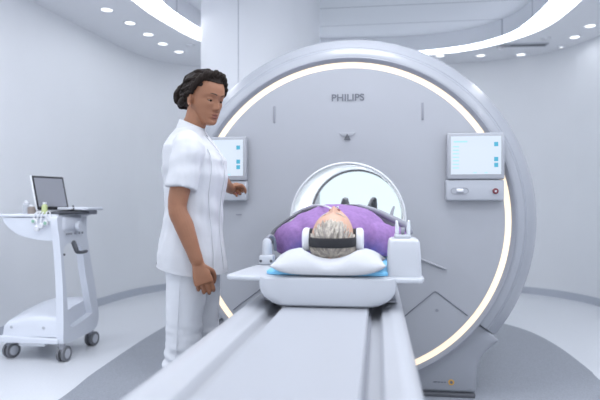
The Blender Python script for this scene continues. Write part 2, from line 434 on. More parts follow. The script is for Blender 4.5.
# light crease below the bore where the table docks
for s in (-1, 1):
    b = B(); b.prism([(s*.40, .822), (s*.575, .752), (s*.565, .746), (s*.40, .808)], 'y', YG-.010, YG+.01, bev=.003); b.build('docking_crease', 'face', sc)

# control consoles left and right of the bore
def console(s):
    x0, x1 = (.570, .885) if s > 0 else (-.912, -.597); xc = (x0+x1)/2; y0 = YG-.055
    c = bpy.data.objects.new('control_console', None); COL.objects.link(c); c.parent = sc; c.location = (xc, 0, 1.30); c.empty_display_size = .05
    c.location = Vector((xc, YG-.03, 1.30))-wloc(sc)
    b = B(); b.box((xc, YG-.035, 1.397), (x1-x0, .045, .262), bev=.008); b.box((xc, YG+.0, 1.33), (.20, .06, .22)); b.build('console_bezel', 'bez', c)
    b = B(); b.box((xc+.0, y0-.003, 1.401), (.276, .004, .216), bev=.001); d = b.build('screen', 'screen', c)
    e = y0-.0055
    sx = xc+.110
    for z in (1.462, 1.378, 1.345):
        b = B(); b.box((sx, e, z), (.022, .002, .024)); b.build('screen_icon', 'screenui', d)
    b = B(); b.box((xc-.085, e, 1.478), (.075, .002, .008)); b.build('screen_heading', 'screenpale', d)
    for k in range(7):
        b = B(); b.box((xc-.11, e, 1.45-k*.02), (.035, .0015, .006)); b.build('screen_line', 'screenpale', d)
    for k in range(2):
        b = B(); b.box((xc-.005+k*.06, e, 1.302), (.016, .0015, .006)); b.build('screen_line', 'screenpale', d)
    b = B(); b.box((xc-.003, YG-.024, 1.204), (x1-x0+.005, .052, .120), bev=.010); b.build('control_panel', 'bez2', c)
    f = YG-.050
    b = B(); L = [(xc-.088+dx+.020*math.cos(a), 1.200+.017*math.sin(a)) for a, dx in [(PI/2+PI*i/10, -.028) for i in range(11)]+[(-PI/2+PI*i/10, .028) for i in range(11)]]
    b.tube([(x, f-.001, z) for x, z in L]+[(L[0][0], f-.001, L[0][1])], .0022, n=6, cap=False); p = b.build('jog_outline', 'mgrey', c)
    b = B(); b.box((xc-.088, f-.008, 1.203), (.040, .022, .020), bev=.006); b.build('jog_lever', 'white', c)
    b = B(); b.cyl((xc+.108, f+.004, 1.198), (xc+.108, f-.010, 1.198), .0165, n=24, bev=.002); k = b.build('stop_button', 'red', c)
    b = B(); b.cyl((xc+.108, f-.009, 1.198), (xc+.108, f-.0125, 1.198), .006, n=16); b.build('button_cap', 'lgrey', k)
console(1); console(-1)

# ------------------------------------------------------------------ patient table
tb = thing('patient_table', 'long pale patient table running from the foreground into the scanner', 'table', (0, 2.0, 0))
Y0, Y1 = .50, YG+.02
b = B(); b.prism([(-.152, .70), (.152, .70), (.152, .767), (.147, .773), (-.147, .773), (-.152, .767)], 'y', Y0+.02, YG); b.prism([(-.152, .757), (.152, .757), (.152, .767), (.147, .773), (-.147, .773), (-.152, .767)], 'y', YG, 4.85); b.build('center_slab', 'slab', tb)
for s in (-1, 1):
    pr = [(.160, .70), (.160, .730), (.186, .732), (.190, .736), (.194, .756), (.200, .762), (.214, .762), (.222, .770), (.246, .772), (.258, .766), (.266, .752), (.270, .74), (.268, .66), (.25, .60), (.16, .60)]
    b = B(); b.prism([(s*x, z) for x, z in pr], 'y', Y0, YG-.004); b.build('side_rail', 'table', tb, sharp=50)
    b = B(); b.box((s*.156, (Y0+YG)/2, .72), (.010, YG-Y0-.04, .05)); b.build('slab_groove', 'groove', tb)
b = B(); b.box((0, (Y0+YG)/2, .64), (.50, YG-Y0-.02, .13), bev=.01); b.build('under_frame', 'table', tb)
b = B(); b.prism([(-.19, .585), (.19, .585), (.16, .10), (.22, .04), (.22, 0.002), (-.22, .002), (-.22, .04), (-.16, .10)], 'y', 1.2, 2.9, bev=.012); b.build('pedestal', 'table', tb)

for o in tb.children:
    for v in o.data.vertices:
        x = v.co.x; e = max(0, abs(x)-.156)
        v.co.x = x-.004+(e*(-.36) if x < 0 else e*.06)
        if o.name.split('.')[0] != 'pedestal': v.co.z -= .012

# carrier tray on the table, head end
tr = thing('carrier_tray', 'white moulded tray with side wings at the head end of the patient table', 'tray', (0, 2.3, .762))
def tray_ring(y, w, zb, zt, rr):
    """U-shaped cross-section with rounded lower corners"""
    pts = [(-w, zt)]
    for i in range(9): a = PI+ (PI/2)*i/8; pts.append((-w+rr+rr*math.cos(a)*1.0, zb+rr*.75+rr*.75*math.sin(a)))
    for i in range(9): a = 1.5*PI+(PI/2)*i/8; pts.append((w-rr+rr*math.cos(a), zb+rr*.75+rr*.75*math.sin(a)))
    pts.append((w, zt)); return [(x+.003, y, z) for x, z in pts]
b = B(); b.rings([tray_ring(2.012, .212, .784, .862, .085), tray_ring(2.016, .230, .772, .866, .095), tray_ring(2.026, .239, .765, .8675, .10), tray_ring(2.06, .242, .762, .8675, .10), tray_ring(2.6, .242, .762, .8675, .10), tray_ring(3.9, .242, .762, .8675, .10)])
b.build('tray_body', 'tray', tr, sharp=35)
# top plate with wings
wing = [(-.235, 2.022), (-.345, 2.036), (-.362, 2.056), (-.366, 2.075), (-.345, 2.30), (-.33, 2.40), (-.31, 2.45), (-.24, 2.50), (.24, 2.50), (.315, 2.40), (.338, 2.25), (.340, 2.07), (.332, 2.032), (.318, 2.022)]
b = B(); b.prism(wing, 'z', .851, .868, bev=.006); b.build('wing_plate', 'tray', tr)
b = B(); b.box((-.285, 2.425, .889), (.062, .05, .042), bev=.008); b.lathe([(0, .075), (.012, .073), (.019, .062), (.021, .03), (.021, 0), (0, 0)], (-.285, 2.425, .904), n=24); pg = b.build('cable_post', 'tray', tr)
for dx in (-.022, .022):
    b = B(); b.cyl((-.285+dx, 2.402, .885), (-.285+dx, 2.397, .885), .006, n=12); b.build('dark_cap', 'dgrey', pg)
b = B()
def rrect(cx, cy, w, d, r, z, k=6):
    out = []
    for sx, sy, a in ((1, 1, 0), (-1, 1, PI/2), (-1, -1, PI), (1, -1, 1.5*PI)):
        for i in range(k+1): t = a+PI/2*i/k; out.append((cx+sx*(w-r)+r*math.cos(t), cy+sy*(d-r)+r*math.sin(t), z))
    return out
b.rings([rrect(.272, 2.155, w, d, .018, z) for w, d, z in ((.060, .085, .868), (.060, .085, .88), (.0565, .082, .96), (.054, .079, .988), (.050, .075, .996), (.043, .068, 1.0))])
cb = b.build('connector_box', 'tray', tr, sharp=50)
b = B(); b.box((.268, 2.15, 1.006), (.058, .06, .014), bev=.004); b.build('cleat_base', 'lgrey', cb)
for dx in (-.019, .021):
    b = B(); b.tube([(.268+dx, 2.15, 1.01), (.268+dx, 2.15, 1.035), (.268+dx*1.1, 2.15, 1.060)], [(.008, .012), (.0075, .011), (.005, .008)], n=12, up=(0, 1, 0)); b.build('cleat_prong', 'glass', cb)
b = B(); b.cyl((.262, 2.15, 1.026), (.276, 2.15, 1.026), .013, n=18, bev=.002); b.build('cleat_roller', 'mgrey', cb)
for s in (-1, 1):
    b = B(); b.box((s*.222, 2.2, .7675), (.05, .10, .010), bev=.003); b.box((s*.232, 2.2, .803), (.02, .09, .06), bev=.004); b.build('latch', 'mgrey', tr)
# mattress
mt = B(); mt.rings([rrect(0, 2.66, w, d, .04, z) for w, d, z in ((.217, .59, .8685), (.224, .597, .871), (.224, .597, .881), (.217, .59, .885))])
tag(mt.build('mattress', 'blue', root=(0, 2.66, .8685), sharp=50), 'bright blue thin mattress lying in the white tray under the patient', 'mattress')
# pillow
def cushion(c, sx, sy, sz, pinch=.35, n=40, name='pillow', m='pillow', seed=0):
    vs, fs = [], []
    for side in (1, -1):
        for i in range(n+1):
            for j in range(n+1):
                u, v = -1+2*i/n, -1+2*j/n
                fu, fv = 1-abs(u)**3.2, 1-abs(v)**3.2
                h = (max(fu, 0)*max(fv, 0))**.55
                k = 1-.10*(1-u*u)*abs(v)**3 if True else 1
                kx = 1-.07*(1-v*v)*abs(u)**3
                w = noise.noise(Vector((u*2.2+seed, v*2.6, side)))*.10*h
                vs.append((c[0]+u*sx*kx, c[1]+v*sy*k, c[2]+side*sz*(h*(1+w) if side > 0 else h*.55)))
    N = (n+1)**2
    for s in range(2):
        for i in range(n):
            for j in range(n):
                a = s*N+i*(n+1)+j; f = (a, a+1, a+n+2, a+n+1); fs.append(f if s else f[::-1])
    b = B(); b._add(vs, fs); bmesh.ops.remove_doubles(b.bm, verts=b.bm.verts[:], dist=1e-4)
    return b, name, m
b, nm, m_ = cushion((0.006, 2.132, .913), .205, .134, .053)
def headdent(co):
    return 0
for v in b.bm.verts:
    v.co.z -= .024*max(0, min(1, (2.085-v.co.y)/.07))*max(0, 1-(abs(v.co.x)/.21)**4)
    d = math.hypot((v.co.x-.01)/.092, (v.co.y-2.19)/(.10 if v.co.y > 2.19 else .15))
    if v.co.z > .905 and d < 1.3: v.co.z = max(.893, v.co.z-.052*max(0, 1-d*d/1.69))
tag(b.build('pillow', m_, root=(0, 2.155, .885), sharp=180), 'white soft pillow under the head of the lying patient', 'pillow')
# ------------------------------------------------------------------ people
def lerp_table(tab, z):
    """monotone-ish cubic lookup in rows sorted by their first number"""
    if z <= tab[0][0]: return tab[0][1:]
    if z >= tab[-1][0]: return tab[-1][1:]
    for i in range(len(tab)-1):
        if tab[i][0] <= z <= tab[i+1][0]:
            h = tab[i+1][0]-tab[i][0]; t = (z-tab[i][0])/h
            p0 = tab[max(i-1, 0)]; p1 = tab[i]; p2 = tab[i+1]; p3 = tab[min(i+2, len(tab)-1)]
            out = []
            for k in range(1, len(p1)):
                m1 = (p2[k]-p0[k])/(p2[0]-p0[0])*h; m2 = (p3[k]-p1[k])/(p3[0]-p1[0])*h
                out.append((2*t**3-3*t*t+1)*p1[k]+(t**3-2*t*t+t)*m1+(-2*t**3+3*t*t)*p2[k]+(t**3-t*t)*m2)
            return out
HEAD = [  # z, front, back, half width   (eyes at z=0, x forward)
 (-.116, .050, .000, .014), (-.110, .072, .006, .025), (-.098, .081, -.004, .0355), (-.080, .081, -.024, .047), (-.062, .082, -.048, .0565),
 (-.040, .081, -.072, .0655), (-.018, .083, -.086, .0705), (0, .084, -.094, .0735), (.022, .088, -.098, .0755), (.048, .084, -.098, .0755),
 (.074, .071, -.090, .070), (.094, .050, -.074, .056), (.107, .026, -.052, .036), (.113, .004, -.030, .014)]
G = lambda v, s: math.exp(-(v/s)**2)
def face_dx(y, z, man):
    d = 0
    # nose bridge to tip
    ridge = lerp_table([(-.056, 0), (-.049, .004), (-.043, .017), (-.036, .024), (-.027, .020), (-.013, .012), (.0, .006), (.014, .0035), (.03, .0), (.04, 0)], z)[0]
    sig = .0066+.0050*G(z+.036, .011)
    d += ridge*G(y, sig)*(1.15 if man else 1)
    d += .0055*(G(y-.0135, .006)+G(y+.0135, .006))*G(z+.041, .0065)          # nostril wings
    for s in (-1, 1):
        d -= .0115*G(y-s*.031, .016)*G(z-.001, .0115)                         # sockets
        d += .0045*G(y-s*.030, .020)*G(z-.021, .0075)                         # brow
        d += .0045*G(y-s*.043, .018)*G(z+.026, .016)                          # cheekbone
    d += .0062*G(y, .021)*G(z+.063, .0045)+.0068*G(y, .018)*G(z+.0755, .0055)  # lips
    d -= .0035*G(y, .022)*G(z+.069, .0025)
    d -= .0035*G(y, .022)*G(z+.086, .005)
    d += .0075*G(y, .018)*G(z+.104, .010)                                      # chin
    d -= .002*G(y, .006)*G(z+.054, .005)
    return d
def head(b, Mx, man=False, nz=84, n=96):
    rg = []
    for i in range(nz+1):
        z = -.116+.229*i/nz; xf, xb, w = lerp_table(HEAD, z); ring = []
        c0 = (xf+xb)/2
        for k in range(n):
            a = 2*PI*k/n; ca, sa = math.cos(a), math.sin(a)
            e = .88 if ca > 0 else 1.0
            x = c0+(xf-c0)*math.copysign(abs(ca)**e, ca) if ca > 0 else c0+(c0-xb)*ca
            y = w*math.copysign(abs(sa)**e, sa)
            if ca > .05: x += face_dx(y, z, man)*min(1, (ca-.05)*4)
            ring.append(Mx @ Vector((x, y, z)))
        rg.append(ring)
    b.rings(rg)
    for s in (-1, 1):   # ears: outer rim, lobe, inner bowl
        rot = Matrix.Rotation(s*.35, 3, 'Z') @ Matrix.Rotation(-.18, 3, 'Y')
        t = B(); t.ell((0, 0, 0), (.017, .0075, .030)); t.tube([(.012*math.cos(a)+.002, .004*s, .026*math.sin(a)) for a in [PI*.0+PI*1.5*i/10-.3 for i in range(11)]], .0045, n=8); t.ell((.004, .0, -.026), (.009, .006, .009))
        t.xform(Mx @ Matrix.Translation((-.010, s*.0755, -.012)) @ rot.to_4x4()); b.merge(t.bm)
def finger(b, p, d, nrm, L, r, bends):
    ax = d.cross(nrm).normalized()      # bending turns d towards -nrm
    pts = [p-d*.012]; rad = [r*1.02]; q = p.copy(); dd = d.copy()
    pts.append(q.copy()); rad.append(r*1.05)
    for f, a in zip((.46, .30, .24), bends):
        dd = Matrix.Rotation(-a, 3, ax) @ dd
        q = q+dd*L*f*.5; pts.append(q.copy()); rad.append(r*.93)
        q = q+dd*L*f*.5; pts.append(q.copy()); rad.append(r*(.98 if f > .25 else .78)); r *= .94
    b.tube(pts, rad, n=12, smooth=2)
def hand(b, w, d, nrm, tdir, curl, thumb=(.5, .5, 0), s=1.0, spread=.05):
    """w wrist, d towards the fingers, nrm out of the back of the hand, tdir towards the thumb"""
    d = d.normalized(); nrm = (nrm-d*nrm.dot(d)).normalized(); t = d.cross(nrm); t = t if t.dot(tdir) > 0 else -t
    prof = [(-.02, .026, .019), (.0, .026, .0185), (.02, .030, .018), (.045, .037, .0165), (.07, .040, .015), (.086, .039, .0125)]
    rg = []
    for h, wd, th in prof:
        c = w+d*h*s+nrm*(.002 if h > .03 else 0); rg.append([c+t*wd*s*math.copysign(abs(math.cos(a))**.8, math.cos(a))+nrm*th*s*math.copysign(abs(math.sin(a))**.8, math.sin(a)) for a in [2*PI*k/24 for k in range(24)]])
    b.rings(rg)
    for i, (o, L, h) in enumerate(((.0300, .074, .084), (.0100, .082, .089), (-.0100, .076, .086), (-.0290, .060, .078))):
        c = curl[i]; dv = (d+t*spread*(1.2-i*.8)).normalized()
        finger(b, w+(d*h+t*o)*s-nrm*.001, dv, nrm, L*s, (.0089, .0092, .0088, .0078)[i]*s, c)
    td = (d*.75+t*.75-nrm*thumb[0]).normalized()
    p = w+(d*.025+t*.024-nrm*.004)*s
    q = p+td*.045*s; td2 = (d*.95+t*(.10-thumb[2])-nrm*thumb[1]).normalized(); q2 = q+td2*.030*s; td3 = (d*.95-t*(.15+thumb[2]*2)-nrm*thumb[1]).normalized()
    b.tube([p-td*.01, p+td*.02*s, q, q2, q2+td3*.022*s], [.0145*s, .0140*s, .0110*s, .0102*s, .0075*s], n=12, smooth=3)

# ---- standing woman
WX, WY = -.645, 2.53
TW = Matrix.Translation((WX, WY, 0))
P = lambda x, y, z: Vector((x, y, z))
wo = thing('person', 'woman standing beside the scanner in white tunic and trousers, hand on the left console', 'person', (WX, WY, 0))
HW = TW @ Matrix.Translation((.056, 0, 1.598)) @ Matrix.Rotation(math.radians(-30), 4, 'Z') @ Matrix.Rotation(math.radians(13), 4, 'Y') @ Matrix.Rotation(math.radians(0), 4, 'X')
b = B()
def oval(cx, cy, z, a, bb, n=36, e=1.0, tx=0):
    return [TW @ Vector((cx+a*math.copysign(abs(math.cos(t))**e, math.cos(t))+tx*0, cy+bb*math.copysign(abs(math.sin(t))**e, math.sin(t)), z)) for t in [2*PI*k/n for k in range(n)]]
b.rings([oval(0, 0, z, a, w) for z, a, w in ((.78, .09, .14), (.86, .105, .160), (.95, .098, .150), (1.05, .083, .128), (1.15, .092, .138), (1.27, .108, .150), (1.35, .098, .158), (1.41, .072, .13), (1.45, .05, .075))])
b.tube([TW @ P(-.012, 0, 1.41), TW @ P(-.002, 0, 1.46), TW @ P(.016, 0, 1.50), TW @ P(.028, 0, 1.55)], [(.056, .058), (.050, .052), (.047, .050), (.047, .050)], n=24, smooth=3)
# right arm hangs, left arm reaches to the console
rs, re, rw = P(.034, -.158, 1.358), P(.004, -.212, 1.112), P(.086, -.205, .888)
b.tube([TW @ p for p in (rs+P(0, .012, -.012), rs.lerp(re, .5), re, re.lerp(rw, .35), re.lerp(rw, .8), rw)], [.046, .046, .039, .040, .030, .0265], n=20, smooth=4)
rd = (rw-re).normalized()
hd = (rd*.9+P(.10, 0, -.45)).normalized()
hand(b, TW @ (rw+rd*.012), hd, P(.35, -.93, .1), P(.9, .3, 0), [(.32, .85, .6), (.38, .92, .6), (.44, .95, .6), (.50, 1.0, .6)], (.75, .55, .1), 1.0, .02)
ls, le, lw = P(-.006, .160, 1.365), P(-.005, .42, 1.268), P(.012, .615, 1.212)
b.tube([TW @ p for p in (ls, ls.lerp(le, .5), le, le.lerp(lw, .35), le.lerp(lw, .8), lw)], [.050, .046, .039, .040, .030, .0265], n=20, smooth=4)
ld = (lw-le).normalized()
hand(b, TW @ (lw+ld*.01), P(.08, 1, .06), P(-.75, -.25, .45), P(.45, 0, .8), [(1.0, 1.3, .8), (1.05, 1.35, .8), (1.1, 1.35, .8), (1.15, 1.35, .8)], (1.2, 1.3, .8), .95, .02)
for s, hx, kx, ax in ((-1, .004, -.014, -.058), (1, .010, .014, -.012)):
    b.tube([TW @ P(hx, s*.082, .86), TW @ P((hx+kx)/2, s*.086, .66), TW @ P(kx, s*.086, .48), TW @ P((kx+ax)/2-.012, s*.088, .33), TW @ P(ax, s*.09, .10), TW @ P(ax, s*.09, .06)], [.082, .068, .052, .052, .036, .036], n=20, smooth=3)
    b.tube([TW @ P(ax-.03, s*.09, .045), TW @ P(ax+.06, s*.095, .042), TW @ P(ax+.15, s*.10, .03)], [(.032, .035), (.038, .03), (.034, .018)], n=16, smooth=3, up=(0, 0, 1))
head(b, HW)
for s in (-1, 1):  # lowered upper lids
    t = B(); t.ell((.0655, s*.0305, .0042), (.0132, .0168, .0105)); t.xform(HW); b.merge(t.bm)
body = b.build('body', 'skinw', wo); remesh(body, .0027, 2, .5)
# eyes, lashes, brows, lips
for s in (-1, 1):
    t = B(); t.ell((.0640, s*.0305, -.0005), (.0118, .0125, .0118)); t.xform(HW); e = t.build('eye', 'eyew', wo, sharp=180)
    t = B(); t.ell((.0742, s*.0295, -.0045), (.0022, .0068, .0062)); t.xform(HW); t.build('iris', 'hairw', e, sharp=180)
    t = B(); t.tube([(.0735-.004*abs(u)**2-(.004 if u*s > 0 else 0)*abs(u), s*.0305+u*.0150, -.0052-.0015*(1-u*u)) for u in [-1+2*i/8 for i in range(9)]], [.0008+.0012*(1-abs(-1+2*i/8)) for i in range(9)], n=6); t.xform(HW); t.build('eyelashes', 'hairw', wo)
    t = B(); t.tube([(.0912-.0003*i*i*1.0, s*(.013+.0043*i), .0205+.0045*math.sin(i/8*2.6)) for i in range(9)], [(.0009, .0016)]+[(.0010, .0022)]*5+[(.001, .0016), (.0008, .0012), (.0008, .0008)], n=8, up=HW.to_3x3() @ Vector((0, 0, 1))); t.xform(HW); t.build('eyebrow', 'brow', wo)
t = B()
for zc, rz_, x in ((-.0640, .0052, .0825), (-.0750, .0060, .0828)): t.ell((x+.0016, 0, zc), (.0050, .0180, rz_*.9), u=28)
t.xform(HW); t.build('lips', 'lips', wo, sharp=180)
# hair: scalp cap, braided rows running back into a bun
def hairline(x, y):
    ay = abs(y)
    if x > .045: return .074-.10*max(0, ay-.045)
    if x > .0: return .005+(.069)*(x/.045)
    if x > -.03: return .005-.05*(-x/.03)
    return -.072
t = B(); t.ell((-.016, 0, .026), (.107, .0875, .101), u=96, v=72)
for v in t.bm.verts:
    if v.co.z < hairline(v.co.x, v.co.y): v.co = Vector((-.016, 0, .015))+(v.co-Vector((-.016, 0, .015)))*.80
    else: v.co += v.co.normalized()*noise.noise(v.co*45)*.004
rows = 9
for i in range(rows):
    u = -1+2*i/(rows-1)
    st_ = Vector((.058-.052*u*u, .080*u, .092-.074*u*u)); en = Vector((-.108, .022*u, .005-.02*abs(u)))
    pts, rad = [], []
    for k in range(26):
        f = k/25; p = st_.lerp(en, f); c = Vector((-.016, 0, .024)); dv = (p-c)
        el = Vector((dv.x/.106, dv.y/.084, dv.z/.096)); nv = el.normalized(); q = c+Vector((nv.x*.108, nv.y*.086, nv.z*.099))
        p2 = q+Vector((0, math.sin(f*34+i)*.0030, 0)); pts.append(p2); rad.append(.0085+.0022*math.sin(f*52+i*1.3))
    t.tube(pts, rad, n=8)
# thick front roll above the forehead
pts = [(.000, -.084, .030), (.024, -.080, .062), (.036, -.062, .088), (.046, -.030, .103), (.051, .004, .107), (.051, .036, .102), (.044, .060, .084), (.038, .080, .052), (.012, .084, .018)]
cp = crom(pts, 6)
for ph in (0, PI):
    t.tube([p+Vector((.004*math.cos(i*.75+ph), 0, .009*math.sin(i*.75+ph))) for i, p in enumerate(cp)], [.0105+.0030*math.sin(i/len(cp)*PI)+.002*math.sin(i*.9) for i in range(len(cp))], n=10)
# bun of coiled braids low on the back of the head
bc = Vector((-.130, -.006, -.010))
t.ell(bc, (.040, .056, .050), u=28, v=20)
for kk, (rad_, off) in enumerate(((.046, .006), (.030, -.016), (.014, -.030))):
    pts = [bc+Vector((off-.004*math.sin(a*9), rad_*math.cos(a)*1.05, rad_*math.sin(a))) for a in [2*PI*j/40 for j in range(41)]]
    t.tube(pts, [.0125+.0025*math.sin(j*1.4+kk) for j in range(41)], n=9, cap=False)
for sgn in (-1, 1):
    t.tube([(-.05, sgn*.070, -.020), (-.085, sgn*.055, -.035), (-.12, sgn*.03, -.045)], [.016, .017, .014], n=10, smooth=4)
t.xform(HW); t.build('hair', 'hairw', wo, sharp=180)

def folds(amp, sc_, seed, dirv=(1, 1, .35)):
    def f(co):
        p = Vector((co.x*dirv[0]*sc_+seed, co.y*dirv[1]*sc_, co.z*dirv[2]*sc_))
        n1 = noise.noise(p); n2 = noise.noise(p*2.3+Vector((3, 1, 7)))
        return amp*(n1*.7+n2*.4)
    return f
# tunic
b = B()
TUN = [(.818, .0, .146, .186), (.822, .0, .152, .192), (.90, -.002, .147, .188), (.98, .0, .135, .178), (1.08, .008, .126, .164), (1.16, .012, .130, .164), (1.25, .014, .142, .172), (1.32, .006, .140, .180),
       (1.375, -.006, .120, .172), (1.410, -.012, .096, .138), (1.434, -.014, .080, .102), (1.455, -.010, .066, .076), (1.466, -.006, .060, .064), (1.470, -.006, .052, .056)]
b.rings([oval(cx, 0, z, a, w, 48) for z, cx, a, w in TUN])
s_end = rs.lerp(re, .70)
b.tube([TW @ p for p in (P(.002, -.105, 1.392), P(.030, -.146, 1.357), rs.lerp(re, .3)+P(0, -.004, 0), s_end+P(.002, -.003, 0))], [.054, .070, .065, .066], n=24, smooth=3, cap='flat')
s_e2 = ls.lerp(le, .66)
b.tube([TW @ p for p in (P(-.012, .110, 1.392), P(-.008, .148, 1.365), ls.lerp(le, .3), s_e2)], [.052, .063, .062, .063], n=24, smooth=3, cap='flat')
tun = b.build('tunic', 'tunic', wo)
fw = folds(.011, 11, 2.0, (1.2, 1.2, .5))
def tun_disp(co):
    z = co.z; k = .55+.6*G(z-1.06, .10)+.4*G(z-1.30, .08)
    # creases pulled from the bust and waist
    cr = .0035*math.sin((co.z*46+co.y*13+co.x*16))*G(z-1.08, .07)+.003*math.sin(co.z*60-co.x*20+co.y*9)*G(z-1.30, .06)
    return fw(co)*k+cr
remesh(tun, .0060, 5, .5, tun_disp)
for v in tun.data.vertices:
    if v.co.z < .92: v.co.z += .034*min(1, max(0, (.06-v.co.x)/.2))*(.92-v.co.z)/.10
# stand collar with zip, front placket, hem and side seams
b = B(); b.rings([oval(-.004+dx, 0, z, a, w, 40) for z, a, w, dx in ((1.438, .066, .080, -.010), (1.462, .063, .068, -.003), (1.490, .058, .060, .004), (1.494, .056, .058, .004), (1.490, .053, .055, .004), (1.455, .054, .06, 0))], cap=False)

for v in b.bm.verts:
    u = (v.co.x-WX+.004)/.06; v.co.z -= .026*(u+.35)*min(1, max(0, (v.co.z-1.44)/.03))
b.build('collar', 'tunic', tun, sharp=180)
b = B(); b.tube([TW @ Vector(p) for p in ((.0545, -.012, 1.460), (.0585, -.012, 1.443), (.074, -.013, 1.424))], .0022, n=6, smooth=3); b.build('collar_zip', 'mgrey', tun)
def on_front(z, y, off=.004):
    _, cx, a, w = min(TUN, key=lambda r: abs(r[0]-z))
    rows_ = [(r[0], r[1], r[2], r[3]) for r in TUN]; cx, a, w = lerp_table(rows_, z)
    return TW @ Vector((cx+(a+off)*math.sqrt(max(0, 1-(y/(w+off))**2)), y, z))
b = B(); b.tube([on_front(1.43-.02*i, -.028, .0015) for i in range(31)], .0019, n=6); b.build('front_seam', 'tunic', tun)
b = B(); b.tube([on_front(1.36-.02*i, -.105-.012*math.sin(i*.25), .0015) for i in range(27)], .0019, n=6); b.build('side_seam', 'tunic', tun)
b = B(); b.rings([[TW @ Vector((math.cos(a)*.1535, math.sin(a)*.1935, z)) for a in [2*PI*k/60 for k in range(60)]] for z in (.818, .838)], cap=False)
for v in b.bm.verts: v.co.z += .034*min(1, max(0, (.06-(v.co.x-WX))/.2))*(.92-v.co.z)/.10
b.build('hem_band', 'tunic', tun)
# trousers
b = B()
b.rings([oval(0, 0, z, a, w, 40) for z, a, w in ((.74, .09, .14), (.80, .110, .165), (.88, .118, .170), (.97, .110, .160), (1.0, .10, .15))])
LEG = {}
for s, hx, kx, ax in ((-1, .006, -.016, -.060), (1, .012, .016, -.010)):
    b.tube([TW @ P(hx, s*.086, .84), TW @ P((hx+kx)/2, s*.090, .66), TW @ P(kx, s*.09, .48), TW @ P((kx+ax)/2-.008, s*.09, .32), TW @ P(ax-.004, s*.09, .10)], [(.088, .094), (.079, .083), (.073, .074), (.073, .074), (.070, .070)], n=28, smooth=4, up=(1, 0, 0))
trs = b.build('trousers', 'trouser', wo)
ft = folds(.010, 11, 5.5, (.8, .8, 1.7))
def tr_disp(co):
    z = co.z; x = co.x-WX
    k = G(z-.46, .11)
    return ft(co)*(.25+.9*k)+.0052*math.sin(z*120+x*34)*k*(.6+.4*math.sin(z*37+co.y*21))
remesh(trs, .0060, 4, .5, tr_disp)
b = B(); b.tube([TW @ Vector(p) for p in ((.006, -.186, .82), (-.002, -.180, .70), (-.010, -.175, .58), (-.018, -.170, .48), (-.038, -.166, .33), (-.064, -.160, .12))], .0022, n=6, smooth=4); b.build('side_seam', 'trouser', trs)
for s, ax in ((-1, -.058), (1, -.012)):
    b = B(); b.tube([TW @ P(ax-.045, s*.09, .050), TW @ P(ax+.05, s*.095, .050), TW @ P(ax+.12, s*.10, .040), TW @ P(ax+.165, s*.102, .030)], [(.042, .048), (.046, .048), (.046, .036), (.036, .026)], n=20, smooth=4, up=(0, 0, 1))
    for v in b.bm.verts: v.co.z = max(v.co.z, .004)
    b.build('shoe', 'white', wo)

# ---- lying patient
pa = thing('person', 'grey-haired person in purple shirt lying face up with headphones on, head on pillow', 'person', (0, 2.6, .90))
HP = Matrix.Translation((.012, 2.222, .999)) @ Matrix(((0, -1, 0, 0), (0, 0, -1, 0), (1, 0, 0, 0), (0, 0, 0, 1))) @ Matrix.Rotation(math.radians(-11), 4, 'Y') @ Matrix.Scale(1.06, 4)
b = B(); head(b, HP, True)
b.tube([(.012, 2.29, .975), (.008, 2.38, .975), (.004, 2.46, .985)], [(.058, .058), (.060, .060), (.075, .062)], n=24, smooth=3, up=(0, 0, 1))
TOR = [(2.44, .085, .055, .985), (2.50, .160, .080, .985), (2.58, .200, .100, .995), (2.72, .200, .110, 1.000), (2.95, .170, .100, .992), (3.15, .165, .092, .985), (3.25, .160, .085, .98)]
b.tube([(0, y, z) for y, w_, h, z in TOR], [(w_, h) for y, w_, h, z in TOR], n=32, smooth=4, up=(0, 0, 1))
for s in (-1, 1):
    b.tube([(s*.165, 2.535, .975), (s*.208, 2.60, .955), (s*.242, 2.80, .950), (s*.262, 2.88, .952), (s*.255, 3.00, .96), (s*.225, 3.12, .985)], [.056, .058, .048, .042, .040, .030], n=18, smooth=4)
    hand(b, Vector((s*.222, 3.125, .985)), Vector((-s*.25, 1, .05)), Vector((s*.25, 0, 1)), Vector((-s, .2, 0)), [(.25, .35, .2)]*4, (.2, .2, 0))
    b.tube([(s*.085, 3.20, .985), (s*.09, 3.42, .975), (s*.088, 3.58, .965), (s*.086+.02, 3.70, .955), (s*.085+.04, 3.90, .945)], [.082, .068, .054, .052, .038], n=18, smooth=4)
    b.tube([(s*.085+.04, 3.915, .935), (s*.088+.045, 3.937, 1.02), (s*.095+.052, 3.952, 1.10)], [(.032, .036), (.034, .032), (.026, .014)], n=16, smooth=3)
pb = b.build('body', 'skinp', pa); remesh(pb, .0040, 3, .5)
for s in (-1, 1):
    t = B(); t.ell((.066, s*.0305, .0), (.0105, .0135, .009)); t.xform(HP); t.build('closed_eyelid', 'skinp', pb, sharp=180)
    t = B(); t.tube([(.0915-.0003*i*i, s*(.013+.0043*i), .0215+.0045*math.sin(i/8*2.6)) for i in range(9)], [(.0012, .0030)]*7+[(.001, .002), (.001, .001)], n=8); t.xform(HP); t.build('eyebrow', 'hairp', pa)
t = B()
for zc, rz_, x in ((-.0640, .0050, .082), (-.0750, .0056, .0822)): t.ell((x, 0, zc), (.0070, .021, rz_), u=24)
t.xform(HP); t.build('lips', 'lips', pa, sharp=180)
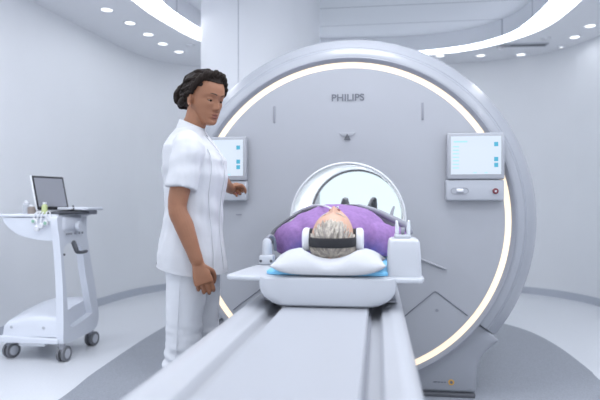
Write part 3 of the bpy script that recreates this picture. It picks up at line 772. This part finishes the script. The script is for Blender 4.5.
# grey hair: scalp shell and combed locks radiating from the crown
def hl2(x, y):
    if x > .03: return .074-.10*max(0, abs(y)-.045)
    if x > -.005: return .0+.074*((x+.005)/.035)
    return -.055
t = B(); t.ell((-.006, 0, .018), (.097, .080, .101), u=64, v=48)
for v in t.bm.verts:
    if v.co.z < hl2(v.co.x, v.co.y): v.co = v.co*.80
    else: v.co += v.co.normalized()*noise.noise(v.co*60)*.003
t.xform(HP); hr = t.build('hair', 'hairp', pa, sharp=180)
rnd = random.Random(3)
for mname, cnt in (('hairp', 260), ('hairp2', 130)):
    t = B()
    for _ in range(cnt):
        az = rnd.uniform(0, 2*PI); cr0 = Vector((-.35, 0, 1)).normalized()
        u_ = Vector((math.cos(az), math.sin(az), 0)); pts = []; st0 = rnd.uniform(.15, 1.15); ln = rnd.uniform(.45, .75); sw = rnd.uniform(-.35, .35)
        ok = True
        for k in range(7):
            th = st0+ln*k/6; a2 = az+sw*k/6+.35
            dv = Vector((math.sin(th)*math.cos(a2), math.sin(th)*math.sin(a2), math.cos(th)))
            dv = Matrix.Rotation(-.40, 3, 'Y') @ dv
            p = Vector((-.006+dv.x*.0985, dv.y*.0815, .018+dv.z*.1025)); p += dv*(.002+.004*math.sin(k/6*PI)*rnd.uniform(.4, 1))
            if p.z < hl2(p.x, p.y)-.004: break
            pts.append(p)
        if len(pts) > 3: t.tube(pts, [.0030*(1-.8*abs(-.35+i/(len(pts)-1))) for i in range(len(pts))], n=5)
    t.xform(HP); t.build('hair_locks', mname, hr, sharp=180)
# shirt
b = B()
TS = [(2.425, .085, .060, .980), (2.455, .130, .082, .985), (2.50, .190, .100, .988), (2.58, .222, .120, .995), (2.72, .222, .126, .998), (2.95, .195, .118, .990), (3.15, .185, .108, .985), (3.22, .18, .10, .985)]
b.tube([(-.003, y, z) for y, w_, h, z in TS], [(w_, h) for y, w_, h, z in TS], n=40, smooth=4, up=(0, 0, 1), cap='flat')
for s in (-1, 1):
    dz = -.022 if s > 0 else -.012; kx_ = 1 if s > 0 else .95
    b.tube([(s*.160*kx_, 2.53, .985+dz*.6), (s*.222*kx_, 2.60, .974+dz), (s*.258*kx_, 2.78, .962+dz*.6), (s*.266*kx_, 2.88, .955), (s*.258*kx_, 2.99, .962)], [.076, .076, .066, .060, .055], n=24, smooth=4)
shirt = b.build('shirt', 'purple', pa)
fp = folds(.009, 10, 9.0, (1, .8, 1))
remesh(shirt, .0065, 6, .5, lambda co: fp(co)+.003*math.sin(co.x*70+co.y*35)*G(abs(co.x)-.22, .08))
for v in shirt.data.vertices:
    v.co.z = max(v.co.z, .901-.90)
b = B(); b.tube([(.004+.080*math.cos(a), 2.432-.012*math.sin(a), .982+.062*math.sin(a)) for a in [2*PI*k/40 for k in range(41)]], .0065, n=8, cap=False); b.build('neckline', 'purple', shirt)
b = B(); b.tube([(0, 3.14, .985), (0, 3.22, .985), (0, 3.30, .98)], [(.18, .10), (.182, .10), (.165, .085)], n=32, smooth=3, up=(0, 0, 1))
for s in (-1, 1): b.tube([(s*.088, 3.24, .985), (s*.092, 3.42, .980), (s*.09+.012, 3.60, .972), (s*.088+.036, 3.86, .950)], [.088, .078, .066, .052], n=20, smooth=4)
trp = b.build('trousers', 'dgrey', pa); remesh(trp, .008, 4)
for s in (-1, 1):
    b = B(); b.tube([(s*.085+.04, 3.88, .945), (s*.085+.04, 3.925, .945)], .044, n=16); b.tube([(s*.085+.04, 3.92, .94), (s*.088+.045, 3.94, 1.05), (s*(.095+.0)+.055, 3.955, 1.150)], [(.040, .05), (.046, .044), (.036, .024)], n=18, smooth=4)
    b.build('sock', 'sockc', pa)

# ---- headphones
hp = thing('headphones', 'white and black padded headphones on the head of the lying patient', 'headphones', (.012, 2.20, 1.0))
for s in (-1, 1):
    x = .012+s*.089
    b = B(); b.rings([[(x+s*h, 2.195+r*.9*math.cos(a), .990+r*1.12*math.copysign(abs(math.sin(a))**.85, math.sin(a))) for a in [2*PI*k/32 for k in range(32)]] for h, r in ((-.002, .034), (.0, .039), (.014, .040), (.022, .037), (.026, .030))])
    c = b.build('ear_cup', 'white', hp, sharp=60)
    b = B(); b.rings([[(x+s*h, 2.195+r*.9*math.cos(a), .990+r*1.12*math.sin(a)) for a in [2*PI*k/32 for k in range(32)]] for h, r in ((-.020, .030), (-.018, .036), (-.006, .038), (.0, .036))]); b.build('ear_pad', 'blackfab', c)
pts = []
for i in range(25):
    a = PI*i/24; pts.append((0.012-.087*math.cos(a), 2.195-.122*math.sin(a)**.7, .985-.002*math.sin(a)))
b = B(); b.tube(pts, [(.0035, .0175)]*25, n=12, up=(0, 0, 1)); b.build('headband', 'blackfab', hp)

# ---- body coil over the chest
cl = thing('body_coil', 'dark grey flexible receiver coil draped over the chest of the patient', 'coil', (0, 3.0, .95))
def coilz(x): return 1.117-.42*max(0, abs(x)-.06)**1.5*2.05-.10*x*x
b = B(); top, bot = [], []
xs = [-.335+.67*i/36 for i in range(37)]
def slab_y(y, ins): 
    o = [(x*(1-ins), y, coilz(x)+.0) for x in xs]; u = [(x*(1-ins)*.96, y, coilz(x)-.022) for x in xs[::-1]]; return o+u
b.rings([slab_y(2.90, .04), slab_y(2.905, .01), slab_y(2.93, 0), slab_y(3.32, 0), slab_y(3.345, .02)])
b.build('coil_pad', 'mgrey', cl, sharp=60)
for y in (2.98, 3.14, 3.28):
    b = B(); b.tube([(x*1.005, y, coilz(x)+.003) for x in xs], [(.020, .004)]*37, n=8, up=None); b.build('strap', 'dgrey', cl)
b = B(); b.tube([(.245, 3.02, 1.05), (.252, 3.03, 1.085), (.262, 3.04, 1.112)], [(.006, .010), (.005, .008), (.003, .005)], n=8, smooth=3); b.build('strap_hook', 'mgrey', cl)
b = B(); b.tube([(.085, 2.89, 1.117), (.166, 2.88, 1.092), (.237, 2.87, 1.058), (.304, 2.86, 1.024), (.335, 2.86, .99)], [.009, .013, .017, .018, .014], n=14, smooth=5); b.build('rolled_edge', 'mgrey', cl)
b = B(); b.tube([(-.285, 2.432, .915), (-.296, 2.45, .955), (-.286, 2.475, .985), (-.270, 2.50, .975), (-.266, 2.515, .925)], .008, n=10, smooth=6); b.build('cable_loop', 'mgrey', cl)
b = B(); b.tube([(-.282, 2.50, .955), (-.298, 2.60, .985), (-.288, 2.72, 1.016), (-.248, 2.80, 1.052), (-.188, 2.86, 1.088), (-.13, 2.92, 1.112)], .0075, n=10, smooth=6); b.build('coil_cable', 'dgrey', cl)
b = B(); b.tube([(.02, 2.345, 1.112), (.0, 2.40, 1.100), (-.045, 2.52, 1.115), (-.115, 2.70, 1.118), (-.19, 2.86, 1.099), (-.245, 2.93, 1.076)], .0042, n=8, smooth=6)
o = b.build('air_tube', 'tubew', root=(.02, 2.4, 1.1)); tag(o, 'thin pale tube running from the nose of the patient over the shoulder', 'tube')
# ------------------------------------------------------------------ medical cart at the left wall
ct = thing('medical_cart', 'white wheeled medical cart standing by the left wall', 'cart', (-2.27, 4.12, 0))
# arch-shaped side frame (in the Y-Z plane) with an opening
out_ = [(3.90, .15), (3.90, .30), (3.885, .60), (3.85, .86), (3.82, 1.00), (3.85, 1.045), (4.10, 1.05), (4.20, 1.00), (4.235, .90), (4.30, .70), (4.38, .45), (4.425, .27), (4.42, .19), (4.36, .135), (4.20, .125), (3.94, .12)]
hol_ = [(3.905, .80), (4.03, .845), (4.155, .80), (4.21, .62), (4.28, .40), (4.315, .295), (4.30, .265), (4.06, .225), (3.98, .25), (3.965, .33), (3.935, .56)]
def framed(x0, x1, k=5):
    o = [(p.x, p.y) for p in crom([(a, c) for a, c in out_], k, True)]; h = [(p.x, p.y) for p in crom([(a, c) for a, c in hol_], k, True)]
    b = B()
    for x, fl in ((x0, 0), (x1, 1)):
        t = bmesh.new(); es = []
        for L in (o, h):
            vs = [t.verts.new((x, a, c)) for a, c in L]; es += [t.edges.new((vs[i], vs[(i+1) % len(vs)])) for i in range(len(vs))]
        bmesh.ops.triangle_fill(t, use_beauty=True, edges=es); b.merge(t)
    for L in (o, h): b.rings([[(x0, a, c) for a, c in L], [(x1, a, c) for a, c in L]], cap=False)
    bmesh.ops.remove_doubles(b.bm, verts=b.bm.verts[:], dist=1e-5)
    return b
fr = framed(-2.10, -2.045).build('side_frame', 'cart', ct, sharp=40)
md = fr.modifiers.new('bev', 'BEVEL'); md.width = .012; md.segments = 3; md.limit_method = 'ANGLE'; md.angle_limit = math.radians(60)
# base deck with sloping cover
b = B(); b.prism([(-2.535, .125), (-2.08, .125), (-2.08, .165), (-2.54, .175)], 'y', 3.885, 4.43, bev=.008); b.build('base_plate', 'cart', ct)
b = B()
def deck(y, h, ins): return [(-2.525+ins, y, .172), (-2.515+ins, y, h-.035), (-2.49+ins, y, h-.010), (-2.38, y, h+.022), (-2.20, y, h+.032), (-2.10, y, h+.028), (-2.10, y, .172)]
b.rings([deck(3.905, .255, .012), deck(3.912, .272, .004), deck(3.93, .285, 0), deck(4.15, .33, 0), deck(4.38, .355, 0), deck(4.42, .33, .01)])
b.build('base_cover', 'cart', ct, sharp=35)
for x in (-2.45, -2.20):
    b = B(); b.cyl((x, 3.911, .238), (x, 3.900, .236), .011, n=16, bev=.002); b.build('cover_screw', 'lgrey', ct)
b = B(); b.box((-2.28, 3.90, .118), (.20, .03, .022), bev=.004); b.build('pedal', 'lgrey', ct)
# shelf with curved underside
sh = crom([(-2.485, 1.030), (-2.48, 1.0), (-2.44, .955), (-2.36, .905), (-2.22, .872), (-2.10, .865)], 5)
poly = [(p.x, p.y) for p in sh]+[(-2.06, .90), (-2.06, 1.030)]
b = B(); b.prism(poly, 'y', 3.86, 4.27, bev=.012); b.build('shelf_body', 'cart', ct)
b = B(); b.prism([(-2.505, 1.034), (-2.05, 1.034), (-2.05, 1.056), (-2.505, 1.056)], 'y', 3.845, 4.29, bev=.010); b.build('shelf_top', 'cart', ct)
b = B(); b.box((-2.075, 4.02, .985), (.09, .29, .13), bev=.04, seg=4); b.build('hub_housing', 'cart', ct)
b = B(); b.lathe([(0, 0), (.032, 0), (.034, .004), (.034, .022), (.030, .028), (0, .028)], (-2.025, 4.05, .965), 'x', 28); b.build('dial', 'cart', ct)
for i, y in enumerate((3.905, 3.935, 3.965, 4.02, 4.08, 4.125)):
    b = B(); b.cyl((-2.026, y, .912), (-2.018, y, .912), .0085, n=14); b.build('port', 'mgrey', ct)
# keyboard shelf with grey underside
b = B(); b.prism([(-2.17, 4.03), (-1.965, 4.02), (-1.935, 4.05), (-1.935, 4.28), (-1.965, 4.31), (-2.17, 4.31)], 'z', 1.082, 1.104, bev=.006); k = b.build('keyboard_shelf', 'cart', ct)
b = B(); b.prism([(-2.14, 4.06), (-2.0, 4.06), (-1.975, 4.09), (-1.975, 4.27), (-2.14, 4.29)], 'z', 1.048, 1.083, bev=.008); b.build('shelf_bracket', 'mgrey', k)
# hook below
b = B(); b.tube([(-2.04, 4.03, .845), (-2.022, 4.03, .80), (-2.015, 4.04, .775), (-2.01, 4.09, .768), (-2.01, 4.16, .770)], [(.014, .018), (.014, .018), (.014, .016), (.012, .014), (.012, .014)], n=10, smooth=4); b.build('hook', 'dgrey', ct)
b = B(); b.cyl((-2.045, 3.905, .765), (-2.038, 3.905, .765), .008, n=12); b.build('port', 'dgrey', ct)
# castors
for x, y, rot in ((-2.055, 3.90, .5), (-2.085, 4.375, .4), (-2.49, 3.945, .2), (-2.49, 4.375, .3)):
    b = B(); b.cyl((x, y, .126), (x, y, .095), .022, n=16); b.tube([(x, y, .105), (x-.012*math.sin(rot), y+.012, .085)], [(.020, .03), (.022, .03)], n=12); c = b.build('castor', 'mgrey', ct)
    ax = Vector((math.cos(rot-.55), math.sin(rot-.55), 0)); cc = Vector((x, y+.02, .056))
    for s in (-1, 1):
        p = cc+ax*s*.020
        b = B(); b.lathe([(0, -.012), (.036, -.012), (.040, -.009), (.054, -.011), (.056, -.007), (.056, .007), (.054, .011), (.040, .009), (.036, .012), (0, .012)], p, 'z', 32, rot=ax.to_track_quat('Z', 'Y').to_matrix()); w_ = b.build('wheel', 'wheelg', c)
        b = B(); b.lathe([(0, .0135), (.034, .0125), (.036, .0115), (0, .0115)] if s > 0 else [(0, -.0135), (.034, -.0125), (.036, -.0115), (0, -.0115)], p, 'z', 28, rot=ax.to_track_quat('Z', 'Y').to_matrix()); b.build('wheel_cap', 'lgrey', w_)
    b = B(); b.cyl(cc-ax*.030, cc+ax*.030, .006, n=10); b.build('axle', 'mgrey', c)
# laptop
az = math.radians(-17)      # direction the screen faces
fwd = Vector((math.cos(az), math.sin(az), 0)); sd = Vector((-fwd.y, fwd.x, 0)); lp = Vector((-2.165, 4.02, 1.056))
la = thing('laptop', 'open laptop with black framed grey screen standing on the cart', 'laptop', lp)
R3 = Matrix((fwd, sd, Vector((0, 0, 1)))).transposed()
b = B(); b.box(lp+fwd*.07+Vector((0, 0, .009)), (.21, .285, .018), bev=.004, rot=R3); b.build('base', 'dgrey', la)
b = B(); b.box(lp+fwd*.075+Vector((0, 0, .0185)), (.11, .25, .002), rot=R3); b.build('keyboard', 'black', la)
tilt = Matrix.Rotation(math.radians(-14), 3, 'Y'); R4 = R3 @ tilt
up4 = R4 @ Vector((0, 0, 1)); n4 = R4 @ Vector((1, 0, 0)); hc = lp-fwd*.035+Vector((0, 0, .028))
b = B(); b.box(hc+up4*.128-n4*.006, (.018, .295, .262), bev=.005, rot=R4); lid = b.build('lid', 'white', la)
b = B(); b.box(hc+up4*.128+n4*.003, (.004, .288, .255), bev=.0015, rot=R4); b.build('screen_bezel', 'black', lid)
b = B(); b.box(hc+up4*.132+n4*.0055, (.002, .258, .216), rot=R4); b.build('screen', 'lscreen', lid)
# lead set hanging over the shelf edge
ld_ = thing('lead_bundle', 'bundle of white and green lead connectors hanging over the cart shelf edge', 'leads', (-2.16, 3.85, 1.056))
for i, (x, z, cm) in enumerate(((-2.225, 1.018, 'green'), (-2.17, .985, 'white'), (-2.135, 1.005, 'green'), (-2.20, .965, 'white'), (-2.105, 1.035, 'white'))):
    y = 3.826-.004*(i % 2)
    b = B(); b.tube([(x*.5-2.16*.5, 3.90, 1.072), (x*.7-2.16*.3, 3.85, 1.070), (x, y+.004, (z+1.06)/2+.015), (x, y, z)], .0045, n=8, smooth=4); c = b.build('lead', 'white', ld_)
    b = B(); b.cyl((x, y+.010, z-.008), (x, y-.010, z-.012), .020, n=20, bev=.004); b.build('connector', 'white', c)
    if cm == 'green':
        b = B(); b.cyl((x, y-.009, z-.012), (x, y-.0135, z-.0125), .012, n=18, bev=.001); b.build('connector_cap', 'green', c)
jars = [(-2.40, 4.02, .075, .030, 'white', 'white small jar at the left end of the cart shelf'), (-2.345, 3.93, .095, .026, 'lgrey', 'pale grey small bottle behind the brown jar on the cart'),
        (-2.285, 3.895, .065, .028, 'brown', 'small brown jar in front of the laptop lid on the cart'), (-2.168, 3.866, .085, .020, 'yellow', 'small yellow green bottle beside the lead bundle on the cart')]
for x, y, h, r_, m_, lab in jars:
    j = thing('small_bottle', lab, 'bottle', (x, y, 1.056), 'small bottles on the cart')
    b = B(); b.lathe([(0, 0), (r_, 0), (r_, h*.7), (r_*.6, h*.8), (r_*.55, h*.84), (0, h*.84)], (x, y, 1.056), n=24); b.build('body', m_, j)
    b = B(); b.lathe([(0, h*.82), (r_*.65, h*.82), (r_*.65, h), (0, h)], (x, y, 1.056), n=20); b.build('cap', 'white' if m_ != 'white' else 'mgrey', j)
cb2 = B(); cb2.tube([(-2.12, 3.88, 1.062), (-2.08, 3.92, 1.075), (-2.03, 4.0, 1.085), (-2.06, 4.06, 1.112)], .006, n=8, smooth=5)
tag(cb2.build('cable', 'black', root=(-2.1, 3.9, 1.056)), 'short black cable lying beside the laptop on the cart', 'cable')
# ------------------------------------------------------------------ light, camera
w = bpy.data.worlds.new('World'); SC.world = w; w.use_nodes = True
bg = w.node_tree.nodes['Background']; bg.inputs[0].default_value = (.86, .92, 1, 1); bg.inputs[1].default_value = 1.42
def area(name, loc, size, power, rot=(0, 0, 0), col=(.90, .94, 1), shape='DISK'):
    l = bpy.data.lights.new(name, 'AREA'); l.energy = power; l.size = size; l.shape = shape; l.color = col
    o = bpy.data.objects.new(name, l); o.location = loc; o.rotation_euler = rot; COL.objects.link(o); return o
for i, (x, y, lab) in enumerate(spots):
    if y < 7.2: area('downlight_lamp', (x, y, H-.03), .10, .5)
for x in (-2.3, 2.3):
    for y in (.6, 2.0, 3.4): area('downlight_lamp', (x, y, H-.03), .12, 8)
# added soft fill, out of view above the near half of the room
for x in (-1.0, 1.0):
    for y in (-.6, 1.6): area('near_fill', (x, y, H+.15), .9, 13, shape='SQUARE', col=(.94, .965, 1))
for y in (4.0, 4.6):
    area('bore_lamp', (0, y, ZC+.335), .25, 5.5, col=(.98, .97, 1))
for x in (.15,):
    for y in (2.9,): area('coffer_fill', (x, y, H+.16), .8, 26, shape='SQUARE', col=(.94, .965, 1))  # fill added up in the coffer to brighten the room, no real fitting
a_ = math.atan(78/583)
cam = bpy.data.cameras.new('camera'); co = bpy.data.objects.new('camera', cam); COL.objects.link(co)
cam.sensor_width = 36; cam.lens = 583/600*36; cam.clip_start = .05
co.location = (.18, 0, 1.12); co.rotation_euler = (PI/2, 0, a_)
cam.shift_y = (205-200)/600*-1*-1
cam.dof.use_dof = True; cam.dof.focus_distance = 2.75; cam.dof.aperture_fstop = 2.2
SC.camera = co
vs_ = SC.view_settings; vs_.view_transform = 'Standard'; vs_.look = 'None'; vs_.gamma = 1; vs_.use_curve_mapping = False; vs_.exposure = 0.17
